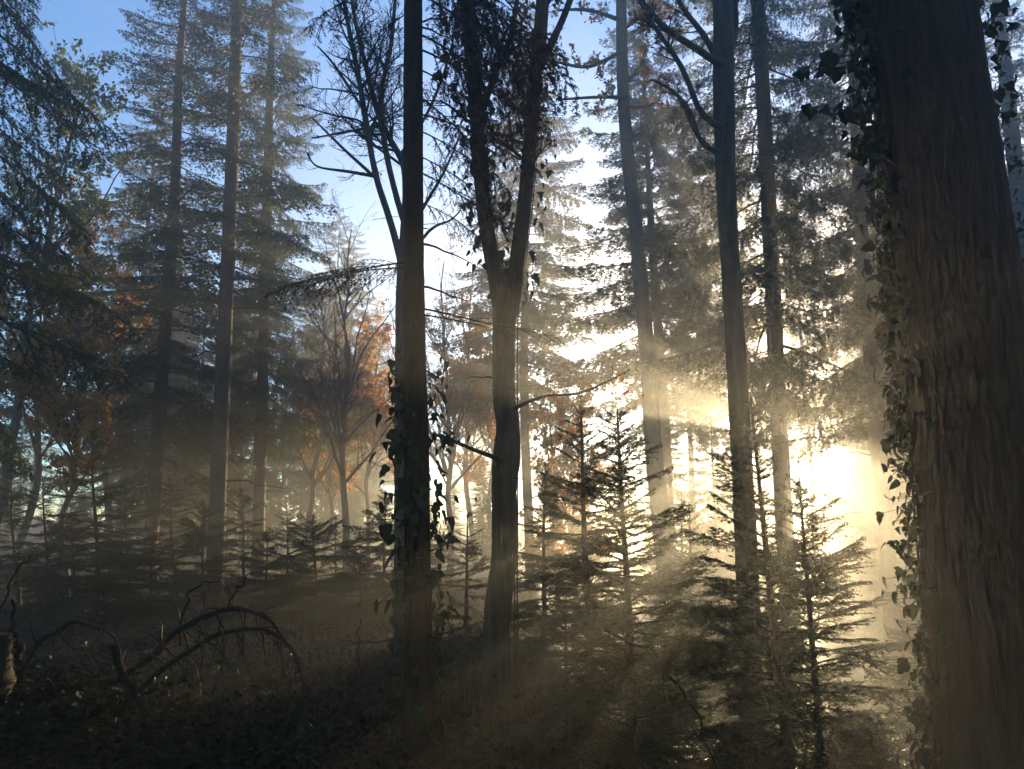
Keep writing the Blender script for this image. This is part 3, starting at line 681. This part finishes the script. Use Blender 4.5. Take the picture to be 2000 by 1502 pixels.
# ------------------------------------------------------------------ broadleaf trees in the background
def grown(seed, H, nl, spread, leaf, nleaf, size, n=(60, 300, 1100)):
    rng = np.random.default_rng(seed)
    z = np.linspace(-.3, H, 12); tr = np.stack([np.cumsum(rng.normal(0, .09, 12)), np.cumsum(rng.normal(0, .09, 12)), z], 1)[None]; R = (np.linspace(1, .12, 12) * H * .011)[None]
    P0, R0 = grow(rng, tr, R, nl, .28, .95, 38, spread, 9, .62, .28, .12)
    Pa = np.concatenate([resample(tr[0], 9)[None], P0]); Ra = np.concatenate([np.interp(np.linspace(0, 1, 9), np.linspace(0, 1, 12), R[0])[None], R0])
    P1, R1 = grow(rng, Pa, Ra, n[0], .25, .98, 45, .38, 7, .55, .15, .14)
    P2, R2 = grow(rng, P1, R1, n[1], .15, 1, 45, .5, 6, .6, .1, .16)
    P3, R3 = grow(rng, P2, R2, n[2], .1, 1, 42, .55, 5, .65, .05, .18)
    tg = trunk_geo(tr[0][::-1], R[0][::-1], 10, 50, seed, .03).mesh('trunk', ['bark_smooth'])
    cg = Geo().add(*tubes(P0, R0, 6)).add(*tubes(P1, R1, 4)).add(*tubes(P2, R2, 3)).add(*tubes(P3, np.maximum(R3, .006), 3)).mesh('crown', ['twig'])
    fg = None
    if nleaf:
        C = np.concatenate([tips(rng, P3, nleaf * 3 // 4, .2, .06), tips(rng, P2, nleaf // 4, .2, .06)])
        fg = Geo().add(*scatter_cards(rng, C, size), 0, False).mesh('foliage', [leaf])
    return tg, cg, fg
KIND = dict(orange=grown(201, 9, 14, .5, 'orange', 12000, .115), russet=grown(202, 11, 14, .42, 'russet', 5000, .085), bare=grown(203, 11, 12, .45, 'russet', 260, .08),
            bare2=grown(204, 13, 14, .38, 'russet', 0, .08), golden=grown(205, 10, 15, .5, 'green', 6500, .11))
def broad(kind, label, u, D, sc, rz, group=None):
    p, _ = at(u, 1050, D); x = p[0]; t = thing('beech_tree' if kind in ('orange', 'russet', 'golden') else 'bare_tree', label, 'tree', (x, D, gz1(x, D)), group, rz, sc)
    tg, cg, fg = KIND[kind]; obj('trunk', tg, t); obj('crown', cg, t)
    if fg: obj('foliage', fg, t, kind='stuff')
broad('orange', 'small beech glowing orange behind the thicket firs', 130, 17.5, .8, .3)
broad('orange', 'orange beech between the slim ivy trunk and the tall spruces', 715, 30, 1.05, 1.3)
broad('orange', 'orange beech with pale haze around it behind the forked tree', 1080, 21, .78, 2.6)
broad('golden', 'tall golden green beech behind the dark drooping fir', -40, 19, 1.3, .9)
broad('orange', 'orange beech behind the dark drooping fir', 50, 24, 1.35, 4.0)
broad('orange', 'low orange beech between the forked tree and the pale bending trunk', 1125, 26, .8, 5.0)
broad('orange', 'wide orange beech seen through the fork of the forked tree', 960, 29, 1.1, .4)
broad('orange', 'faded orange beech left of the bare tree', 640, 29, .95, 3.4)
broad('russet', 'russet beech just right of the slim ivy trunk', 880, 25, .95, 2.0)
for k, (kd, u, D, s) in enumerate([('bare', 600, 25, .85), ('bare2', 680, 22, .8), ('bare', 470, 29, 1.0), ('bare2', 390, 26, .7), ('bare', 770, 33, 1.0), ('bare2', 930, 30, .9), ('bare', 550, 36, 1.0), ('bare2', 1120, 34, .9), ('bare', 640, 42, 1.1), ('bare2', 220, 30, 1.0)]):
    broad(kd, 'slender bare tree in the bright haze between the larger trunks', u, D, s, k * 1.7, 'bare trees in the bright haze')

# ------------------------------------------------------------------ the wood farther off and the spruces beside the frame that shade the glade
rf = np.random.default_rng(300)
FAR_ME = []
for k in range(3):
    zz = np.linspace(CH[k] * .97, -.4, 14); FAR_ME.append(trunk_geo(np.stack([0 * zz, 0 * zz, zz], 1), np.linspace(.02, .2, 14), 10, 40, k).mesh('trunk', ['bark_spruce']))
def far_spruce(x, y, sc, label, group, lift=0, k=None):
    k = int(rf.integers(3)) if k is None else k; t = thing('spruce_tree', label, 'tree', (x, y, gz1(x, y)), group, rf.uniform(0, 6.28), sc)
    obj('trunk', FAR_ME[k], t).scale.z = 1 + lift / CH[k]; obj('crown', CROWN[k], t).location.z = lift
for k in range(46):                       # the wood ends in an open field towards the sun
    y = rf.uniform(40, 59); az = rf.choice([rf.uniform(-40, -2), rf.uniform(33, 42)]); x = y * math.tan(math.radians(az))
    far_spruce(x, y, rf.uniform(.45, .75) if abs(az - 6) < 14 else rf.uniform(.65, .88), 'distant spruce fading into the haze at the edge of the wood', 'distant spruces')
for k in range(90):
    y = rf.uniform(27, 60); az = rf.uniform(-38, 38); x = y * math.tan(math.radians(az)); op = -2 < az < 32
    far_spruce(x, y, rf.uniform(.08, .14) if op else rf.uniform(.12, .3), 'low young spruce in the pale undergrowth far back', 'low spruces in the far undergrowth')
for x, y in [(14.2, 27), (16.5, 33), (17, 24), (20, 29), (24, 34), (15, 18), (19, 18), (23, 24), (28, 29), (20.5, 40), (27, 40), (17.5, 12), (24, 15), (30, 20), (24, 46), (31, 46), (-15, 30), (-19, 24), (-22, 32), (-12, 36), (-9, 38), (15, 30.5)]:
    far_spruce(x, y, rf.uniform(.8, .97), 'spruce in the dim wood behind the nearer trunks', 'spruces in the dim wood')

for k in range(34):                       # the wood goes on behind and beside the standing point
    for _ in range(40):
        x, y = rf.uniform(-20, 20), rf.uniform(-11, 4)
        if math.hypot(x, y) > 3.6 and not (y > 0 and abs(x) < 9): break
    far_spruce(x, y, rf.uniform(.78, .93), 'tall spruce of the wood around the glade', 'spruces around the glade')

for x, y, sc in [(9.3, 37, .6), (12.1, 38, .60), (13.4, 45, .66), (17, 38, .7), (15.4, 37, .56), (19, 43, .75), (22, 39, .7), (16.6, 33, .5), (8.2, 42, .6), (19.5, 34, .62), (10.6, 33, .45), (5.2, 20, .44), (4.6, 22.5, .46), (10.6, 22, .38), (13.2, 30, .44), (7.7, 27, .42), (12.0, 25, .43)]:
    far_spruce(x, y, sc, 'half-grown spruce in the glare between the crooked oak and the thick ivy trunk', 'half-grown spruces in the glare')
far_spruce(7.2, 31, .85, 'spruce with a high crown in the bright haze behind the crooked oak', None, 10.5, 2)
for x, y, sc, lf in [(9.8, 34, .78, 10.5), (14.3, 37, .78, 10.5), (16.6, 31, .82, 7.5)]:
    far_spruce(x, y, sc, 'high-crowned spruce whose boughs hang just above the sun glow', 'high-crowned spruces above the sun glow', lf, 1)
for x, y, sc in [(25, 50, .7), (28, 56, .8), (33, 58, .9), (31, 52, .9)]:
    far_spruce(x, y, sc, 'distant spruce fading into the haze at the edge of the wood', 'distant spruces')

# ------------------------------------------------------------------ foreground: stump, dead branches, litter
rg = np.random.default_rng(400)
p, _ = at(-30, 1300, 5.6); sx, sy = p[0], 5.6; sz = gz1(sx, sy); ztop = at(0, 1238, 5.6)[0][2] - sz
st = thing('tree_stump', 'dark sawn stump with twigs around it and ivy at its foot', 'stump', (sx, sy, sz))
zz = np.linspace(ztop, -.2, 8); obj('bark', trunk_geo(np.stack([0 * zz, 0 * zz, zz], 1), np.array([.155, .16, .16, .165, .17, .18, .2, .24]), 22, 30, 9, .05).mesh('bark', ['dead']), st)
th = np.arange(22) / 22 * 2 * PI; V = np.vstack([[[0, 0, ztop + .004]], np.stack([np.cos(th) * .152, np.sin(th) * .152, np.full(22, ztop - .004)], 1)])
obj('cut_face', Geo().add(V, [[0, 1 + i, 1 + (i + 1) % 22] for i in range(22)]).mesh('cut_face', ['cut']), st)

def dead_branch(label, line, D, seed, n1, n2, lf=.22, hang=-.5, group=None, name='dead_branch'):
    rng = np.random.default_rng(seed); P, R = px_line(line, D); base = P[0].copy(); base[2] = gz1(base[0], base[1])
    q0 = resample(np.column_stack([P - base, R]), 12); q0[1:-1, :3] += rng.normal(0, .016, (10, 3)); q = resample(q0, 30); t = thing(name, label, 'branch', base, group)
    obj('stem', trunk_geo(q[:, :3], q[:, 3], 8, 70, seed, .06).mesh('stem', ['dead']), t)
    if n1:
        q = q[np.linspace(0, 29, 14).astype(int)]
        P1, R1 = grow(rng, q[None, :, :3], q[None, :, 3], n1, .12, 1, 62, lf, 7, .5, hang, .16, lmin=.1)
        g = Geo().add(*tubes(P1, np.maximum(R1, .0022), 4))
        if n2:
            P2, R2 = grow(rng, P1, R1, n2, .15, 1, 50, .5, 5, .6, hang * .6, .18, lmin=.06); g.add(*tubes(P2, np.maximum(R2, .0014), 3))
        obj('twig', g.mesh('twig', ['dead']), t, kind='stuff')
    return t
dead_branch('upper arching dead branch with hanging twigs above the dark ground', [(120, 1420, 15), (215, 1340, 14), (300, 1270, 13), (370, 1222, 12), (440, 1192, 10), (500, 1196, 8), (545, 1228, 6), (590, 1290, 3)], 6.6, 501, 46, 150)
dead_branch('lower arching dead branch curving down to a thin hanging tip', [(210, 1400, 13), (300, 1320, 11), (385, 1262, 10), (450, 1232, 9), (520, 1232, 8), (570, 1262, 6), (590, 1310, 4), (588, 1400, 2.5)], 6.3, 502, 42, 140)
dead_branch('short dead branch arching away from the stump', [(40, 1330, 12), (75, 1260, 10), (130, 1222, 9), (190, 1215, 7), (225, 1250, 4), (240, 1300, 2.5)], 6.1, 503, 34, 90)
dead_branch('bare upright dead shoot curling over the arching branches', [(352, 1260, 6), (358, 1200, 5), (372, 1160, 4), (400, 1140, 3), (430, 1134, 2)], 6.6, 504, 6, 10)
dead_branch('thin dead shoot rising from the top of the upper arch', [(450, 1190, 4), (458, 1160, 3.5), (472, 1138, 3), (494, 1122, 2)], 6.6, 505, 3, 4)
dead_branch('broken stick leaning across the arching branches', [(290, 1400, 12), (255, 1340, 14), (232, 1300, 15), (214, 1268, 17)], 5.9, 506, 4, 6)
dead_branch('upright stub of a shoot next to the stump', [(34, 1290, 12), (28, 1230, 9), (23, 1172, 5)], 5.7, 507, 5, 6)
dead_branch('long fallen limb lying across the dark ground', [(530, 1456, 14), (600, 1428, 12), (680, 1412, 10), (760, 1404, 6)], 6.6, 508, 12, 20, .15, .1)
dead_branch('dead limb resting in the dark brush below the arches', [(240, 1410, 18), (300, 1440, 16), (340, 1470, 15), (400, 1500, 12)], 5.8, 509, 12, 30, .2, .2)
dead_branch('thin bent stem with twigs at the foot of the broad young fir', [(1740, 1530, 7), (1710, 1470, 6), (1690, 1410, 4)], 6.8, 510, 5, 8)
dead_branch('drooping dead branch hanging beside the tiered fir', [(1180, 1230, 5), (1260, 1270, 7), (1320, 1330, 6), (1360, 1400, 5), (1400, 1500, 4)], 6.4, 511, 16, 30, .25, -.2)
dead_branch('dry upright stalk in front of the shaded bank', [(703, 1330, 5), (702, 1260, 4), (704, 1210, 3)], 8.5, 512, 5, 6, .3, .3)
# yellow leaves on a thin stalk at the left
t = dead_branch('thin stalk holding a few bright yellow leaves', [(-10, 1230, 4), (15, 1160, 3.5), (40, 1105, 3), (60, 1085, 2)], 6.0, 513, 4, 4, .35, .1)
YL = outline_leaf([(0, .02), (.2, .3), (.5, .38), (.8, .2), (1, .01)], 'yellow', .3, .3)[0].mesh('leaf', ['yellow'])
for u, v in [(42, 1100), (66, 1155), (4, 1122), (26, 1142)]:
    p, _ = at(u, v, 6.0); a = unit(rg.normal(0, 1, 3)); b = unit(np.cross(a, rg.normal(0, 1, 3))); obj('leaf', YL, t, mat4(a, b, np.cross(a, b), p - np.array(t.location), .04))

def bramble(x, y, seed):
    rng = np.random.default_rng(seed); b = np.array([x, y, gz1(x, y)])
    t = thing('bramble', 'thin arching bramble with small dark leaves on the shaded ground', 'bramble', b, 'brambles on the shaded ground'); g = Geo(); L = []
    for _ in range(int(rng.integers(3, 6))):
        a, ln, h = rng.uniform(0, 6.28), rng.uniform(.5, 1.1), rng.uniform(.2, .5); u = np.linspace(0, 1, 12)
        q = np.stack([np.cos(a) * ln * u, np.sin(a) * ln * u, h * 4 * u * (1 - u * .8) * .6], 1) + np.vstack([[0, 0, -.02], rng.normal(0, .012, (11, 3))])
        g.add(*tubes(q[None], (.0045 * (1 - .7 * u))[None], 4)); L.append(q)
    obj('stem', g.mesh('stem', ['dead']), t); L = np.stack(L)
    for c in tips(rng, L, 26, .15, .02):
        X = unit(rng.normal(0, 1, 3) + [0, 0, -.5]); Z = unit(np.cross(X, rng.normal(0, 1, 3))); obj('leaf', IVY_ME[int(rng.integers(3))], t, mat4(X, np.cross(Z, X), Z, c, rng.uniform(.03, .06)))
for k, (x, y) in enumerate([(-3.0, 6.4), (-2.2, 7.2), (-1.6, 5.9), (-.9, 7.4), (-2.7, 8.6), (.1, 6.0), (-3.9, 7.8), (-1.3, 9.2), (.6, 7.6), (-4.6, 9.0), (1.2, 6.2), (-.2, 8.8)]): bramble(x, y, 600 + k)

# fallen leaves, twigs and stalks: nobody could count them
def scatter_xy(n, rng, ylo=4.6, yhi=26):
    y = ylo + (yhi - ylo) * rng.random(n) ** 1.7; x = (rng.random(n) * 2 - 1) * (y * .72 + 1); return x, y
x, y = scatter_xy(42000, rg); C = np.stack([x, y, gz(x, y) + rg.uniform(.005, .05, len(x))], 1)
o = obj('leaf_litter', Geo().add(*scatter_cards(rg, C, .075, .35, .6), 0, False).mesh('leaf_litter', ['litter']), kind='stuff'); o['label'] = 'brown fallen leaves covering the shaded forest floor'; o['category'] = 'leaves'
x, y = scatter_xy(2600, rg, 4.8, 16); P0 = np.stack([x, y, gz(x, y) + .01], 1); d = unit(np.stack([rg.normal(0, 1, len(x)), rg.normal(0, 1, len(x)), np.abs(rg.normal(.1, .35, len(x)))], 1)); l = rg.uniform(.1, .55, len(x))[:, None]
PP = np.stack([P0, P0 + d * l * .5 + rg.normal(0, .02, d.shape), P0 + d * l + rg.normal(0, .04, d.shape) - np.array([0, 0, .04])], 1)
o = obj('twig_litter', Geo().add(*tubes(PP, np.full((len(x), 3), .004) * [1, .8, .4], 3)).mesh('twig_litter', ['dead']), kind='stuff'); o['label'] = 'thin fallen twigs strewn over the forest floor'; o['category'] = 'twigs'
x, y = scatter_xy(9000, rg, 6.5, 24); k = (x < 0) | (rg.random(len(x)) < .5); x, y = x[k], y[k]; P0 = np.stack([x, y, gz(x, y)], 1); h = rg.uniform(.12, .5, len(x)); b = rg.normal(0, .14, (len(x), 2)) * h[:, None] * 2
PP = np.stack([P0, P0 + np.column_stack([b * .35, h * .6]), P0 + np.column_stack([b, h])], 1)
o = obj('dry_grass', Geo().add(*tubes(PP, np.full((len(x), 3), .0025) * [1, .8, .3], 3)).mesh('dry_grass', ['grass']), kind='stuff'); o['label'] = 'dry straw-coloured stalks of undergrowth'; o['category'] = 'grass'
# ivy carpet and bramble leaves at the bottom left and along the bottom
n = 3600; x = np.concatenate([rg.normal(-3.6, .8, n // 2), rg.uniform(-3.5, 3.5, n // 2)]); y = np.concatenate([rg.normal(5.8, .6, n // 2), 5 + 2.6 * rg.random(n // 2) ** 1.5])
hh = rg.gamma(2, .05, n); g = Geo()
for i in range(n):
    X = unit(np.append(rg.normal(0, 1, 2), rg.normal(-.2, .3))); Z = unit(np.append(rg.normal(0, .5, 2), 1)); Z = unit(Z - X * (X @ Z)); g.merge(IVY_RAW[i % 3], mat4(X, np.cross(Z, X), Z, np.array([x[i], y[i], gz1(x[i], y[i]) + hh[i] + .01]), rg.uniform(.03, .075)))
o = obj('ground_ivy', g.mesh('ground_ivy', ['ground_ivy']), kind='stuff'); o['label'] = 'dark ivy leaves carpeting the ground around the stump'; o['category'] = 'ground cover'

# ------------------------------------------------------------------ haze
def build_haze():
    x0, x1, y0, y1, z0, z1 = -51, 56, -15, 64.5, -6.7, 24.2
    V = [(x, y, z) for z in (z0, z1) for y in (y0, y1) for x in (x0, x1)]
    Fc = [(0, 2, 3, 1), (4, 5, 7, 6), (0, 1, 5, 4), (2, 6, 7, 3), (0, 4, 6, 2), (1, 3, 7, 5)]
    m, t, o = mat('morning haze'); v = N(t, 'ShaderNodeVolumePrincipled')
    v.inputs['Color'].default_value = (.96, .95, .92, 1); v.inputs['Density'].default_value = HAZE_DENSITY; v.inputs['Anisotropy'].default_value = HAZE_G
    t.links.new(v.outputs[0], o.inputs['Volume'])
    ob = obj('haze', Geo().add(V, Fc, 0, False).mesh('haze', [m]), kind='stuff'); ob['label'] = 'pale morning haze filling the wood'; ob['category'] = 'haze'
build_haze()
